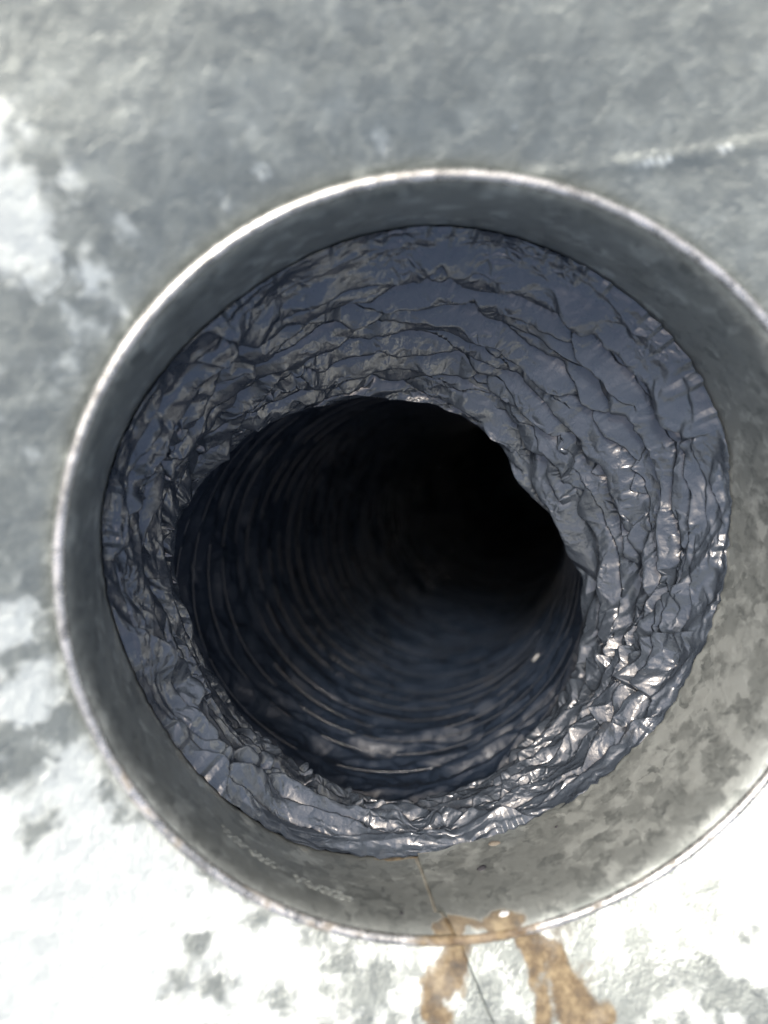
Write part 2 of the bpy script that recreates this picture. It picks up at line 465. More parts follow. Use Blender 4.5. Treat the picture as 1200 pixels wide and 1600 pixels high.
# ================================================================ crumpled plastic hose
hose = tag(empty('flexible_hose', (0, 0, -.045)), 'crumpled dark grey plastic flexible duct hose pushed up inside the collar', 'flexible duct')
FOLDS = [
    (1.6, [(2.382,0.0),(2.264,0.152),(2.094,0.268),(1.963,0.224),(1.867,0.26),(1.779,0.239),(1.631,0.181),(1.548,0.087),(1.535,0.101),(1.421,0.188),(1.316,0.188),(1.247,0.195),(1.116,0.166),(1.076,0.13),(0.972,0.137),(0.862,0.137),(0.792,0.123),(0.692,0.123),(0.596,0.116),(0.496,0.13),(0.417,0.087),(0.386,0.007)]),
    (1, [(2.6,0.34),(2.552,0.369),(2.426,0.297),(2.264,0.188)]),
    (1.2, [(2.705,0.441),(2.565,0.463),(2.412,0.557),(2.233,0.369),(2.146,0.347),(2.002,0.304),(1.832,0.391),(1.679,0.354),(1.583,0.325),(1.592,0.325),(1.439,0.304),(1.382,0.268),(1.303,0.325),(1.207,0.354),(1.098,0.369),(0.989,0.362),(0.871,0.369),(0.766,0.383),(0.675,0.369),(0.574,0.289)]),
    (0.8, [(1.094,0.166),(0.989,0.231),(0.867,0.26),(0.779,0.297),(0.679,0.297),(0.561,0.268),(0.474,0.297)]),
    (1.1, [(2.329,0.709),(2.107,0.535),(2.046,0.542),(1.819,0.485),(1.657,0.492),(1.557,0.485),(1.36,0.47),(1.216,0.434),(1.046,0.485),(0.884,0.448),(0.753,0.398),(0.482,0.427)]),
    (1, [(2.094,0.528),(1.98,0.593),(1.88,0.636),(1.801,0.615),(1.718,0.636),(1.683,0.579),(1.578,0.608),(1.53,0.608),(1.373,0.586),(1.212,0.571),(1.068,0.542),(0.928,0.535),(0.779,0.521),(0.64,0.506),(0.474,0.564)]),
    (0.9, [(2.081,0.571),(1.971,0.694),(1.84,0.752),(1.701,0.738),(1.5,0.731),(1.351,0.723),(1.203,0.644),(1.137,0.694),(1.046,0.68),(0.91,0.651),(0.788,0.622),(0.644,0.571)]),
    (0.6, [(2.041,0.81),(1.888,0.875),(1.749,0.882),(1.64,0.919)]),
    (0.8, [(2.177,0.68),(2.033,0.702),(1.836,0.81),(1.718,0.774),(1.592,0.803),(1.452,0.868),(1.312,0.89)]),
    (0.7, [(2.316,0.788),(2.142,0.89),(2.033,0.911),(1.893,0.947),(1.683,0.947),(1.552,0.976)]),
    (0.8, [(1.351,0.731),(1.207,0.781),(1.037,0.774),(0.98,0.738),(0.827,0.788),(0.718,0.738),(0.596,0.803),(0.482,0.781),(0.317,0.774)]),
    (0.7, [(1.461,0.868),(1.334,0.89),(1.207,0.882),(1.033,0.911),(0.937,0.976),(0.744,0.94)]),
    (1, [(2.989,0.347),(2.814,0.297),(2.722,0.21),(2.635,0.34),(2.543,0.311)]),
    (0.8, [(2.775,0.289),(2.622,0.448),(2.552,0.485)]),
    (0.9, [(3.011,0.593),(2.836,0.636),(2.709,0.716),(2.605,0.868)]),
    (2.0, [(2.81,1.15),(2.661,1.042),(2.587,0.947),(2.482,0.904),(2.373,0.803),(2.316,0.702),(2.203,0.658)]),
    (0.9, [(2.482,0.976),(2.377,1.049),(2.225,0.984),(2.081,0.998),(1.941,0.984)]),
    (0.8, [(-3.133,0.036),(-3.36,0.188),(-3.386,0.253)]),
    (0.9, [(0.596,0.586),(0.5,0.615),(0.382,0.521),(0.273,0.586),(0.168,0.571),(0.015,0.564)]),
    (1, [(0.666,0.752),(0.456,0.687),(0.334,0.767),(0.212,0.723),(0.041,0.709),(-0.094,0.723),(-0.347,0.636)]),
    (0.7, [(0.548,0.514),(0.426,0.506),(0.286,0.499),(0.229,0.55)]),
    (0.8, [(0.469,0.376),(0.338,0.448),(0.264,0.398)]),
    (0.8, [(0.391,0.21),(0.247,0.231),(0.081,0.217)]),
    (0.9, [(0.343,0.058),(0.234,0.08),(0.085,0.029),(-0.002,0.0)]),
    (1.2, [(0.749,0.933),(0.574,0.89),(0.338,0.926),(0.159,1.049),(-0.076,1.027),(-0.225,0.904)]),
    (0.8, [(0.234,0.441),(0.015,0.564)]),
    (0.9, [(0.164,0.427),(0.011,0.427),(-0.164,0.362),(-0.29,0.347)]),
    (1.2, [(-0.116,0.123),(-0.221,0.275),(-0.317,0.318),(-0.373,0.441),(-0.408,0.644),(-0.522,0.846),(-0.579,0.976),(-0.836,0.882),(-1.037,0.745)]),
    (0.9, [(-0.308,0.022),(-0.36,0.239),(-0.443,0.354),(-0.531,0.354)]),
    (0.9, [(-0.613,0.022),(-0.544,0.34),(-0.653,0.398),(-0.779,0.289)]),
    (1, [(-0.618,0.014),(-0.736,0.094),(-0.801,0.239),(-0.849,0.275),(-0.928,0.275)]),
    (0.9, [(-0.116,1.085),(-0.199,1.15),(-0.391,1.15),(-0.579,1.085)]),
    (0.9, [(-0.386,0.0),(-0.6,0.0),(-0.858,0.0),(-1.002,0.0)]),
    (0.9, [(-2.984,0.007),(-2.884,0.087),(-2.784,0.145),(-2.696,0.376),(-2.613,0.253),(-2.508,0.325)]),
    (1.2, [(-2.884,0.029),(-2.709,0.036),(-2.6,0.043),(-2.404,0.123),(-2.273,0.0),(-2.168,0.0)]),
    (1.1, [(-2.893,0.123),(-2.762,0.181),(-2.683,0.311),(-2.548,0.159),(-2.404,0.123),(-2.229,0.391),(-2.177,0.282),(-2.089,0.34)]),
    (1.2, [(-2.491,0.022),(-2.364,0.087),(-2.246,0.159),(-2.111,0.289),(-1.971,0.239),(-1.792,0.275),(-1.587,0.239)]),
    (1, [(-2.426,0.825),(-2.343,0.832),(-2.172,0.673),(-2.033,0.839),(-1.989,0.55),(-1.788,0.731),(-1.771,0.383)]),
    (0.8, [(-1.74,0.615),(-1.674,0.362),(-1.552,0.412),(-1.495,0.166)]),
    (1, [(-1.683,0.419),(-1.478,0.246),(-1.338,0.094),(-1.203,0.014),(-1.111,0.0)]),
    (0.9, [(-1.609,0.427),(-1.199,1.15),(-0.945,1.15)]),
    (0.9, [(-1.404,0.297),(-1.164,0.434),(-0.95,0.506)]),
]

Z0, Z1 = -.045, -.108
NT, NS = 2600, 300
U0, V0 = .092, .071                                               # metres per radian, metres per unit s
s = np.linspace(0, 1.0, NS)
t = np.linspace(-math.pi, math.pi, NT, endpoint=False)
T, S = np.meshgrid(t, s)
H = np.zeros_like(T)
dt = t[1] - t[0]; ds = s[1] - s[0]
def add_fold(pts, amp, wu, wd, drop, reach):
    pts = np.array(pts, float)
    seg = np.hypot(np.diff(pts[:, 0]) * U0, np.diff(pts[:, 1]) * V0)
    if seg.sum() < 1e-5: return
    cum = np.concatenate([[0], np.cumsum(seg)]); Lt = cum[-1]
    tmin, tmax = pts[:, 0].min() - reach / U0, pts[:, 0].max() + reach / U0
    smin, smax = pts[:, 1].min() - reach / V0, pts[:, 1].max() + reach / V0
    i0, i1 = int((tmin + math.pi) / dt), int((tmax + math.pi) / dt) + 1
    j0, j1 = max(0, int(smin / ds)), min(NS, int(smax / ds) + 1)
    if j1 <= j0: return
    ii = np.arange(i0, i1)
    tt = -math.pi + ii * dt
    TT, SS = np.meshgrid(tt, s[j0:j1])
    dirs = np.sign(np.diff(pts[:, 0]))
    if np.all(dirs == dirs[0]):                                    # runs one way round the hose: height above the line, no breaks at its kinks
        o = np.argsort(pts[:, 0]); tp, sp_ = pts[o, 0], pts[o, 1]
        line = np.interp(tt, tp, sp_)
        kk_ = np.ones(9) / 9
        line = line + (.006 * smooth_noise(tt * 9, tt * 0 + amp * 1e5, 400) + .004 * smooth_noise(tt * 30, tt * 0 + amp * 1e5, 401))
        line = np.convolve(np.pad(line, 4, mode='edge'), kk_, mode='valid')
        m_ = np.gradient(line, tt) * V0 / U0
        m_ = np.convolve(np.pad(m_, 12, mode='edge'), np.ones(25) / 25, mode='valid')
        d = (SS - line[None]) * V0 / np.sqrt(1 + m_ ** 2)[None]
        cumt = np.interp(tt, tp, cum if dirs[0] > 0 else (Lt - cum)[::-1])
        ta = min(.35 * Lt, .012)
        tm = pts[:, 0].mean()
        amp = amp * (1 + .55 * math.exp(-((tm - 1.35) / .9) ** 2)) * (.55 + .45 * float(sstep(.05, .22, np.array(pts[:, 1].mean()))))
        a = amp * sstep(0, ta, cumt) * sstep(0, ta, Lt - cumt) * ((tt >= tp[0]) & (tt <= tp[-1]))
        up = np.clip(1 + d / wu, 0, 1) ** 1.6
        dn = (1 - sstep(0, drop, d)) - .55 * sstep(0, drop, d) * np.clip(1 - (d - drop) / wd, 0, 1)
        h = a[None] * np.where(d < 0, up, dn) * np.clip((reach - np.abs(d)) / (.3 * reach), 0, 1)
        H[j0:j1, ii % NT] += h
        return
    best = np.full(TT.shape, 1e9); sign = np.ones(TT.shape); along = np.zeros(TT.shape)
    px, py = TT * U0, SS * V0
    for k in range(len(seg)):
        ax, ay = pts[k, 0] * U0, pts[k, 1] * V0
        bx, by = pts[k + 1, 0] * U0, pts[k + 1, 1] * V0
        L2 = seg[k] ** 2 + 1e-12
        q = np.clip(((px - ax) * (bx - ax) + (py - ay) * (by - ay)) / L2, 0, 1)
        dx, dy = px - ax - q * (bx - ax), py - ay - q * (by - ay)
        d = np.hypot(dx, dy)
        nx, ny = -(by - ay), (bx - ax)
        if ny < 0 or (ny == 0 and nx < 0): nx, ny = -nx, -ny
        sg = np.where(dx * nx + dy * ny > 0, 1.0, -1.0)
        m = d < best
        best = np.where(m, d, best); sign = np.where(m, sg, sign); along = np.where(m, cum[k] + q * seg[k], along)
    d = best * sign
    ta = np.minimum(.35 * Lt, .012)
    tm = pts[:, 0].mean()
    amp = amp * (1 + .55 * math.exp(-((tm - 1.35) / .9) ** 2)) * (.55 + .45 * float(sstep(.05, .22, np.array(pts[:, 1].mean()))))
    a = amp * sstep(-1e-9, ta, along) * sstep(-1e-9, ta, Lt - along)
    up = np.clip(1 + d / wu, 0, 1) ** 1.6                         # slow rise towards the lip
    dn = (1 - sstep(0, drop, d)) - .55 * sstep(0, drop, d) * np.clip(1 - (d - drop) / wd, 0, 1)
    h = a * np.where(d < 0, up, dn)
    h *= np.clip((reach - best) / (.3 * reach), 0, 1)
    H[j0:j1, ii % NT] += h
# the paper-like warp that keeps lines from running smooth
for a, pts in FOLDS:
    q = []
    for k in range(len(pts) - 1):                                  # a few kinks between the traced points
        (t0, s0), (t1, s1) = pts[k], pts[k + 1]
        q.append((t0, s0))
        L = math.hypot((t1 - t0) * U0, (s1 - s0) * V0)
        if L > .012:
            q.append(((t0 + t1) / 2, (s0 + s1) / 2 + rnd.uniform(-.012, .012)))
    q.append(pts[-1])
    add_fold(q, a * .0036, .0085, .006, .0007, .016)
# pleats between the traced ones, each an arc of the hose's circumference that wanders and kinks
for k in range(10):
    s0 = .07 + k * .093
    tc = rnd.uniform(-math.pi, math.pi); stop = tc + 2 * math.pi
    while tc < stop:
        L = rnd.uniform(.7, 1.7)
        n = max(4, int(L / .17))
        sa_ = s0 + rnd.uniform(-.03, .03); sl = rnd.uniform(-.06, .06)
        pts = [(tc + L * i / n, min(.98, max(.03, sa_ + sl * i / n + rnd.uniform(-.009, .009) + .02 * math.sin(3.1 * (tc + L * i / n) + k)))) for i in range(n + 1)]
        add_fold(pts, rnd.uniform(.5, 1.1) * .0027, rnd.uniform(.005, .009), .005, .0006, .014)
        tc += L * rnd.uniform(.6, .95)
for k in range(8):
    right = rnd.random() < .6
    tc = rnd.gauss(-.25, .7) if right else rnd.uniform(-math.pi, math.pi)
    sc = rnd.uniform(.05, .97)
    L = rnd.uniform(.010, .042) / U0
    sl = rnd.gauss(0, .28 if right else .2)
    n = rnd.randint(2, 4)
    pts = [(tc + L * (i / n - .5), sc + (L * (i / n - .5)) * U0 / V0 * sl + rnd.uniform(-.014, .014)) for i in range(n + 1)]
    add_fold(pts, rnd.uniform(.3, 1.0) * .0020 * rnd.choice((1, 1, 1, -.5)), rnd.uniform(.003, .007), .004, .0007, .011)
def box(A, ka, kc):
    C_ = np.cumsum(np.concatenate([np.repeat(A[:1], ka + 1, 0), A, np.repeat(A[-1:], ka, 0)], 0), 0)
    A = (C_[2 * ka + 1:] - C_[:-2 * ka - 1]) / (2 * ka + 1)
    C_ = np.cumsum(np.concatenate([A[:, -kc - 1:], A, A[:, :kc]], 1), 1)
    return (C_[:, 2 * kc + 1:] - C_[:, :-2 * kc - 1]) / (2 * kc + 1)
H = (H - box(box(H, 34, 50), 22, 30)) * 1.9
H = .0055 * np.tanh(H / .0055) * (1 - .8 * sstep(.82, 1, S))
# crumple
CI0, CI, HOMEF, LIP, MIC, CRF = -.040, .030, 1.7, .65, .25, .50
FAC = ((44, 15, 201, .55),)
LEVELS = ((60, .20, .04, 0, .14), (180, .10, .010, .0006, .30), (130, .03, .004, .0003, .36), (50, .01, .002, .00008, .36))
# ---- the film is settled as a nearly inextensible sheet with too much length for the space it is in
def settle(P, rest_ax, rest_ci, home_n, home, iters, lo, hi, bend, relax_fn=None, seed=0, fix_rows=2, home_k=.004):
    """P (ns, nt, 3); rest_ax/rest_ci: rest-length fields; home surface and its inward normal limit how far the film moves"""
    ns, nt = P.shape[:2]
    ra = rest_ax
    rc = rest_ci
    def ax(off, rest, k, stride=1):
        # constraints along the axis, rows i and i+stride
        for par in (0, 1):
            i0 = [i for i in range(ns - stride) if (i // stride) % 2 == par]
            a, b = P[i0], P[[i + stride for i in i0]]
            d = b - a
            L = np.sqrt((d * d).sum(-1)) + 1e-9
            r = rest[i0]
            c = (L - r) / L * .5 * k
            if stride > 1: c = np.where(L < r, c, 0)
            d *= c[..., None]
            P[i0] += d
            P[[i + stride for i in i0]] -= d
    def ci(rest, k, stride=1):
        for par in (0, 1):
            j0 = [j for j in range(nt) if (j // stride) % 2 == par]
            j1 = [(j + stride) % nt for j in j0]
            a, b = P[:, j0], P[:, j1]
            d = b - a
            L = np.sqrt((d * d).sum(-1)) + 1e-9
            r = rest[:, j0]
            c = (L - r) / L * .5 * k
            if stride > 1: c = np.where(L < r, c, 0)
            d *= c[..., None]
            P[:, j0] += d
            P[:, j1] -= d
    def diag(sgn, rest, k):
        for par in (0, 1):
            i0 = np.arange(par, ns - 1, 2)
            a, b = P[i0], np.roll(P[i0 + 1], -sgn, 1)
            d = b - a
            L = np.sqrt((d * d).sum(-1)) + 1e-9
            c = (L - rest[i0]) / L * .5 * k
            d *= c[..., None]
            P[i0] += d
            P[i0 + 1] -= np.roll(d, sgn, 1)
    rd = np.sqrt(ra ** 2 + rc[:ra.shape[0]] ** 2)
    pin = P[:fix_rows].copy(); pin2 = P[-1:].copy()
    V = np.zeros_like(P)
    for it in range(iters):
        prev = P.copy()
        P += V * .92
        ax(1, ra, 1.0); ci(rc, 1.0); diag(1, rd, .5); diag(-1, rd, .5)
        ax(2, (ra[:-1] + ra[1:]), bend, 2) ; ci(rc * 2, bend, 2)
        if it % 2 == 0:
            off = ((P - home) * home_n).sum(-1)
            lim = np.clip(off, lo, hi) - off
            P += home_n * (lim * .6)[..., None]
            P += (home - P) * home_k
        P[:fix_rows] = pin; P[-1:] = P[-1:] * .9 + pin2 * .1
        V = P - prev
        m = np.sqrt((V * V).sum(-1)).max()
        if m > .0006: V *= .0006 / m
    return P

def up2(A, wrap_axis=1):
    """double the grid: cyclic round the hose, clamped along it"""
    n, m = A.shape[:2]
    B = np.empty((n, m * 2) + A.shape[2:]); 
    B[:, ::2] = A
    B[:, 1::2] = (9 * (A + np.roll(A, -1, 1)) - (np.roll(A, 1, 1) + np.roll(A, -2, 1))) / 16
    Cc = np.empty((n * 2 - 1, m * 2) + A.shape[2:])
    Cc[::2] = B
    E = np.concatenate([2 * B[:1] - B[1:2], B, 2 * B[-1:] - B[-2:-1]], 0)
    Cc[1::2] = (9 * (E[1:-2] + E[2:-1]) - (E[:-3] + E[3:])) / 16
    return Cc

def base_mouth(T, S, H=0.0, rag=0.0):
    cx, cy = HOLE_C[0] * S ** 1.3, HOLE_C[1] * S ** 1.3
    r = four(EDGE_R, T) * (1 - S) + four(HOLE_R, T) * S - H
    z = Z0 + (Z1 - Z0) * S - .55 * np.clip(H, -.002, .02) + rag
    return np.stack([cx + r * np.cos(T), cy + r * np.sin(T), z], -1)
def seed_noise(T, S, side):
    q = T / (2 * math.pi)
    wu = q * 30 + .5 * smooth_noise(q * 34, S * 5, 51, 34)
    wv = S + .07 * smooth_noise(q * 26, S * 4, 53, 26)
    n = .0020 * facet_noise(wu + .35 * wv * 8, wv * 10, 61, 30) + .0012 * facet_noise(wu * 2, wv * 20, 62, 60)
    return n * side
def too_long(T, S):
    B = base_mouth(T, S)
    la = np.linalg.norm(np.diff(B, axis=0), axis=-1); lc = np.linalg.norm(np.roll(B, -1, 1) - B, axis=-1)
    ka = 1 + AX * (.75 + .45 * np.exp(-((T[:-1] + .2) / 1.0) ** 2)) * sstep(0, .05, S[:-1])
    kc = 1 + CI0 + CI * (.35 + 1.1 * np.exp(-((T + .2) / .8) ** 2)) * sstep(0, .05, S)
    return la * ka, lc * kc
def grid(nt, ns):
    return np.meshgrid(np.linspace(-math.pi, math.pi, nt, endpoint=False), np.linspace(0, 1, ns))
T1, S1 = grid(160, 20)
Hc = H[np.round(S1[:, 0] * (NS - 1)).astype(int)][:, np.round((T1[0] + math.pi) / dt).astype(int) % NT]
side = .75 + .6 * np.exp(-((T1 + .25) / .9) ** 2)
edge = sstep(0, .06, S1)
P = base_mouth(T1, S1, (Hc + 1.4 * seed_noise(T1, S1, side)) * edge)
for lv, (iters, bend, hk, kick, AX) in enumerate(LEVELS):
    if lv: P = up2(P)
    ns_, nt_ = P.shape[:2]
    T2, S2_ = grid(nt_, ns_)
    # the traced pleats as they read at this grid's fineness
    k = max(1, NT // nt_)
    ii = np.clip(np.round(S2_[:, 0] * (NS - 1)).astype(int), 0, NS - 1); jj = np.round((T2[0] + math.pi) / dt).astype(int) % NT
    Hc = H[ii][:, jj] * sstep(0, .08, S2_)
    home = base_mouth(T2, S2_, HOMEF * Hc)
    hn = np.stack([-np.cos(T2), -np.sin(T2), -.45 + 0 * T2], -1); hn /= np.linalg.norm(hn, axis=-1)[..., None]
    if kick: P = P + hn * (kick * facet_noise(T2 / (2 * math.pi) * (nt_ // 8) + .5 * smooth_noise(T2 / (2 * math.pi) * 60, S2_ * 9, 95 + lv, 60), S2_ * ns_ / 3 + .5 * smooth_noise(T2 / (2 * math.pi) * 60, S2_ * 9, 99 + lv, 60), 90 + lv, nt_ // 8) * sstep(0, .07, S2_))[..., None]
    la, lc = too_long(T2, S2_)
    P = settle(P, la, lc, hn, home, iters, -.0022, .0085, bend, fix_rows=2 if lv else 1, home_k=hk)
P = up2(P)
def facetize(P, cu, cv, seed, mix):
    """pull the film towards flat, irregular facets that meet in straight creases"""
    ns_, nt_ = P.shape[:2]
    T, S = grid(nt_, ns_)
    D = P - base_mouth(T, S)
    def warp(q, S):
        return (.9 * smooth_noise(q * cu * .55 // 1 * 0 + q * int(cu * .5), S * cv * .5, seed, int(cu * .5)) + .35 * smooth_noise(q * cu, S * cv, seed + 1, cu),
                .9 * smooth_noise(q * int(cu * .5), S * cv * .5, seed + 2, int(cu * .5)) + .35 * smooth_noise(q * cu, S * cv, seed + 3, cu))
    q = T / (2 * math.pi)
    a, b_ = warp(q, S)
    u, v = q * cu + a, S * cv + b_
    # value carried by each lattice corner: the film where that corner lies
    gi, gj = np.meshgrid(np.arange(cu), np.arange(-2, cv + 4))
    gq, gs = gi / cu, gj / cv
    for _ in range(4):
        a, b_ = warp(gq, gs)
        gq, gs = (gi - a) / cu, (gj - b_) / cv
    G = D[np.clip(np.round(gs * (ns_ - 1)), 0, ns_ - 1).astype(int), np.round((gq + .5) * nt_).astype(int) % nt_]
    i, j = np.floor(u), np.floor(v)
    f, g = (u - i)[..., None], (v - j)[..., None]
    i = i.astype(int); j = np.clip(j.astype(int) + 2, 0, cv + 4)
    i, i1 = i % cu, (i + 1) % cu
    j1 = np.minimum(j + 1, cv + 5)
    A, Bq, Cq, Dq = G[j, i], G[j, i1], G[j1, i], G[j1, i1]
    # fold along whichever diagonal joins the more alike corners
    flip = (np.linalg.norm(A - Dq, axis=-1) > np.linalg.norm(Bq - Cq, axis=-1))[..., None]
    t1 = np.where(f > g, A + (Bq - A) * f + (Dq - Bq) * g, A + (Cq - A) * g + (Dq - Cq) * f)
    t2 = np.where(f + g < 1, A + (Bq - A) * f + (Cq - A) * g, Dq + (Cq - Dq) * (1 - f) + (Bq - Dq) * (1 - g))
    F = np.where(flip, t2, t1)
    w = (mix * sstep(0, .04, S) * sstep(1, .97, S) * (.5 + .5 * sstep(-1.0, -.2, np.cos(T - .3))))[..., None]
    return P + (F - D) * w
for fc in FAC: P = facetize(P, *fc)
NS2, NT2 = P.shape[:2]
t = np.linspace(-math.pi, math.pi, NT2, endpoint=False); s = np.linspace(0, 1, NS2)
T, S = np.meshgrid(t, s)
q = T / (2 * math.pi)
rag = .0010 * facet_noise(q * 330, S * 0, 73, 330) + .0009 * smooth_noise(q * 40, S * 0, 74, 40)
ii = S * (NS - 1); i0 = np.clip(ii.astype(int), 0, NS - 2); fi = ii - i0
Hq = H[i0, np.round((T + math.pi) / dt).astype(int) % NT] * (1 - fi) + H[i0 + 1, np.round((T + math.pi) / dt).astype(int) % NT] * fi
q = T / (2 * math.pi)
fa, fb = .6 * smooth_noise(q * 40, S * 12, 301, 40), .6 * smooth_noise(q * 40, S * 12, 302, 40)
cr1 = .0013 * facet_noise(q * 44 + fa + .9 * S * 3, S * 15 + fb, 303, 44) + .0006 * facet_noise(q * 96 + fa * 2, S * 30 + 2 * fb, 304, 96) - .0007 * np.abs(facet_noise(q * 30 + fa, S * 20 + fb * 2, 305, 30))
cr1 *= CRF * sstep(0, .06, S) * (.55 + .45 * sstep(-.9, .1, np.cos(T - .6)))
P[..., 0] -= np.cos(T) * cr1; P[..., 1] -= np.sin(T) * cr1; P[..., 2] -= .4 * cr1
RG = np.zeros_like(T)
dt2 = t[1] - t[0]
def add_ridge(tc, sc, L, slope, amp, w):
    n = max(3, int(L / .09) + 1)
    tp = np.linspace(tc - L / 2, tc + L / 2, n)
    sp_ = sc + slope * (tp - tc) * U0 / V0 + np.array([rnd.uniform(-.012, .012) for _ in tp])
    ii = np.arange(int((tp[0] + math.pi) / dt2) + 1, int((tp[-1] + math.pi) / dt2))
    if len(ii) < 6: return
    tt = -math.pi + ii * dt2
    line = np.interp(tt, tp, sp_)
    j0, j1 = max(0, int((line.min() - 4 * w / V0) * (NS2 - 1))), min(NS2, int((line.max() + 4 * w / V0) * (NS2 - 1)) + 1)
    if j1 <= j0: return
    d = (s[j0:j1, None] - line[None]) * V0
    e = sstep(0, .3, (tt - tp[0]) / L) * sstep(0, .3, (tp[-1] - tt) / L)
    RG[j0:j1, ii % NT2] += amp * e[None] * np.where(d < 0, np.exp(d / (1.6 * w)), np.exp(-d / (.7 * w)))
for k in range(170):
    right = rnd.random() < .45
    tc = rnd.gauss(-.3, .7) if right else rnd.uniform(-math.pi, math.pi)
    add_ridge(tc, rnd.uniform(.03, .97), rnd.uniform(.012, .055) / U0, rnd.gauss(0, .30), rnd.uniform(.3, 1.0) * .0009, rnd.uniform(.0005, .0013))
RG *= sstep(0, .05, S)
P[..., 0] -= np.cos(T) * RG; P[..., 1] -= np.sin(T) * RG; P[..., 2] -= .3 * RG
# no comb of buckles along the glued edge: even the film out round the hose there
for _ in range(3):
    k5 = sum(np.roll(P, i_, 1) for i_ in range(-5, 6)) / 11
    w_ = (.8 * sstep(.13, .02, S))[..., None]
    P = P + (k5 - P) * w_
lipp = (Hq - box(box(Hq, 16, 10), 10, 8)) * LIP * sstep(0, .16, S)
P[..., 0] -= np.cos(T) * lipp; P[..., 1] -= np.sin(T) * lipp; P[..., 2] -= .5 * np.clip(lipp, 0, 1)
mw_u = q * 420 + .8 * smooth_noise(q * 300, S * 40, 75, 300); mw_v = S * 80 + .8 * smooth_noise(q * 300, S * 40, 76, 300)
mic = MIC * (.00016 * facet_noise(mw_u, mw_v, 77, 420) + .00030 * facet_noise(q * 200 + .5 * smooth_noise(q * 100, S * 20, 78, 100), S * 38, 79, 200)) * sstep(0, .05, S) * (.7 + .5 * np.exp(-((T + .2) / .9) ** 2))
P[..., 0] -= np.cos(T) * mic; P[..., 1] -= np.sin(T) * mic
P[..., 2] += rag * (1 - sstep(0, .10, S))
mouthP = P
# the last fold turns back under itself and meets the tube behind
curl = []
last = mouthP[-1]; rv_ = np.hypot(last[:, 0] - HOLE_C[0], last[:, 1] - HOLE_C[1])
for e in np.linspace(.03, 1, 26):
    rr_ = rv_ * (1 - e) + (rv_ * .3 + .7 * .0935) * e
    curl.append(np.stack([HOLE_C[0] + rr_ * np.cos(t), HOLE_C[1] + rr_ * np.sin(t), last[:, 2] - .0015 * math.sin(e * math.pi) - .010 * e ** 2], -1))
mouthP = np.concatenate([mouthP, np.array(curl)], 0)
g = .26 + .20 * np.exp(-((T - .95) / .35) ** 2) * np.exp(-((S - .22) / .16) ** 2) + .14 * np.exp(-((T + .75) / .3) ** 2) + .16 * np.exp(-((T + 2.2) / .5) ** 2) * np.exp(-((S - .2) / .2) ** 2)
g += .10 * np.exp(-((T - 2.0) / .3) ** 2)
g = np.concatenate([g, np.repeat(g[-1:], 26, 0)], 0)
_n = mouthP.shape[0]
RND = np.repeat((t * U0)[None], _n, 0); ALG = np.repeat((np.arange(_n) / (NS2 - 1) * V0)[:, None], len(t), 1)
mouth = grid_mesh('crumpled_mouth', mouthP, plastic_film, attrs=dict(grime=g, round=RND, along=ALG))
mouth.parent = hose; mouth.location = (0, 0, .045)

# tube behind: bends away to the right as it goes down
ctrl = np.array([(-.0095, -.0375, -.110), (-.004, -.0375, -.15), (.007, -.0385, -.2), (.037, -.0490, -.3), (.074, -.060, -.4), (.118, -.068, -.5), (.165, -.074, -.62), (.235, -.078, -.8), (.33, -.082, -1.02)])
def spline(P, n):
    out = []
    for i in range(len(P) - 1):
        p0 = P[max(i - 1, 0)]; p1 = P[i]; p2 = P[i + 1]; p3 = P[min(i + 2, len(P) - 1)]
        for q in np.linspace(0, 1, n, endpoint=False):
            out.append(.5 * ((2 * p1) + (p2 - p0) * q + (2 * p0 - 5 * p1 + 4 * p2 - p3) * q * q + (-p0 + 3 * p1 - 3 * p2 + p3) * q ** 3))
    out.append(P[-1]); return np.array(out)
cl = spline(ctrl, 60)
arc = np.concatenate([[0], np.cumsum(np.linalg.norm(np.diff(cl, axis=0), axis=1))])
def frame(a):
    a = np.atleast_1d(a)
    c = np.stack([np.interp(a, arc, cl[:, k]) for k in range(3)], -1)
    c2 = np.stack([np.interp(np.minimum(a + .02, arc[-1]), arc, cl[:, k]) for k in range(3)], -1)
    c1 = np.stack([np.interp(np.maximum(a - .02, 0), arc, cl[:, k]) for k in range(3)], -1)
    tg = c2 - c1
    tg /= np.linalg.norm(tg, axis=1)[:, None]
    blend = np.clip(a / .05, 0, 1)[:, None]
    tg = tg * blend + np.array([0, 0, -1.0]) * (1 - blend); tg /= np.linalg.norm(tg, axis=1)[:, None]
    ex = np.array([1.0, 0, 0]) - tg * tg[:, :1]; ex /= np.linalg.norm(ex, axis=1)[:, None]
    ey = np.cross(ex, tg)
    return c, ex, ey, tg
MT, MS = 800, 520
a = arc[-1] * np.linspace(0, 1, MS) ** 1.45
t = np.linspace(-math.pi, math.pi, MT, endpoint=False)
T, A = np.meshgrid(t, a)
c, ex, ey, tg = frame(a)
PITCH = .0185
phs = A / PITCH + T / (2 * math.pi) + .22 * smooth_noise(T / (2 * math.pi) * 9, A * 30, 81, 9) * sstep(0, .02, A)
fr = phs - np.floor(phs)
TR = .0905
b = .0038 * np.clip(np.sin(np.pi * fr), 0, 1) ** .9
wq = T / (2 * math.pi)
wu = wq * 30 + .5 * smooth_noise(wq * 30, A * 60, 82, 30)
C = .0030 * facet_noise(wu, A * 95 + .4 * smooth_noise(wq * 20, A * 50, 83, 20), 84, 30) + .0014 * facet_noise(wu * 2, A * 190, 85, 60) \
    + .0005 * facet_noise(wq * 200, A * 330, 86, 200)
C *= (.25 + .75 * np.clip(np.sin(np.pi * fr), 0, 1) ** .5) * (.9 + .7 * np.exp(-A / .12))
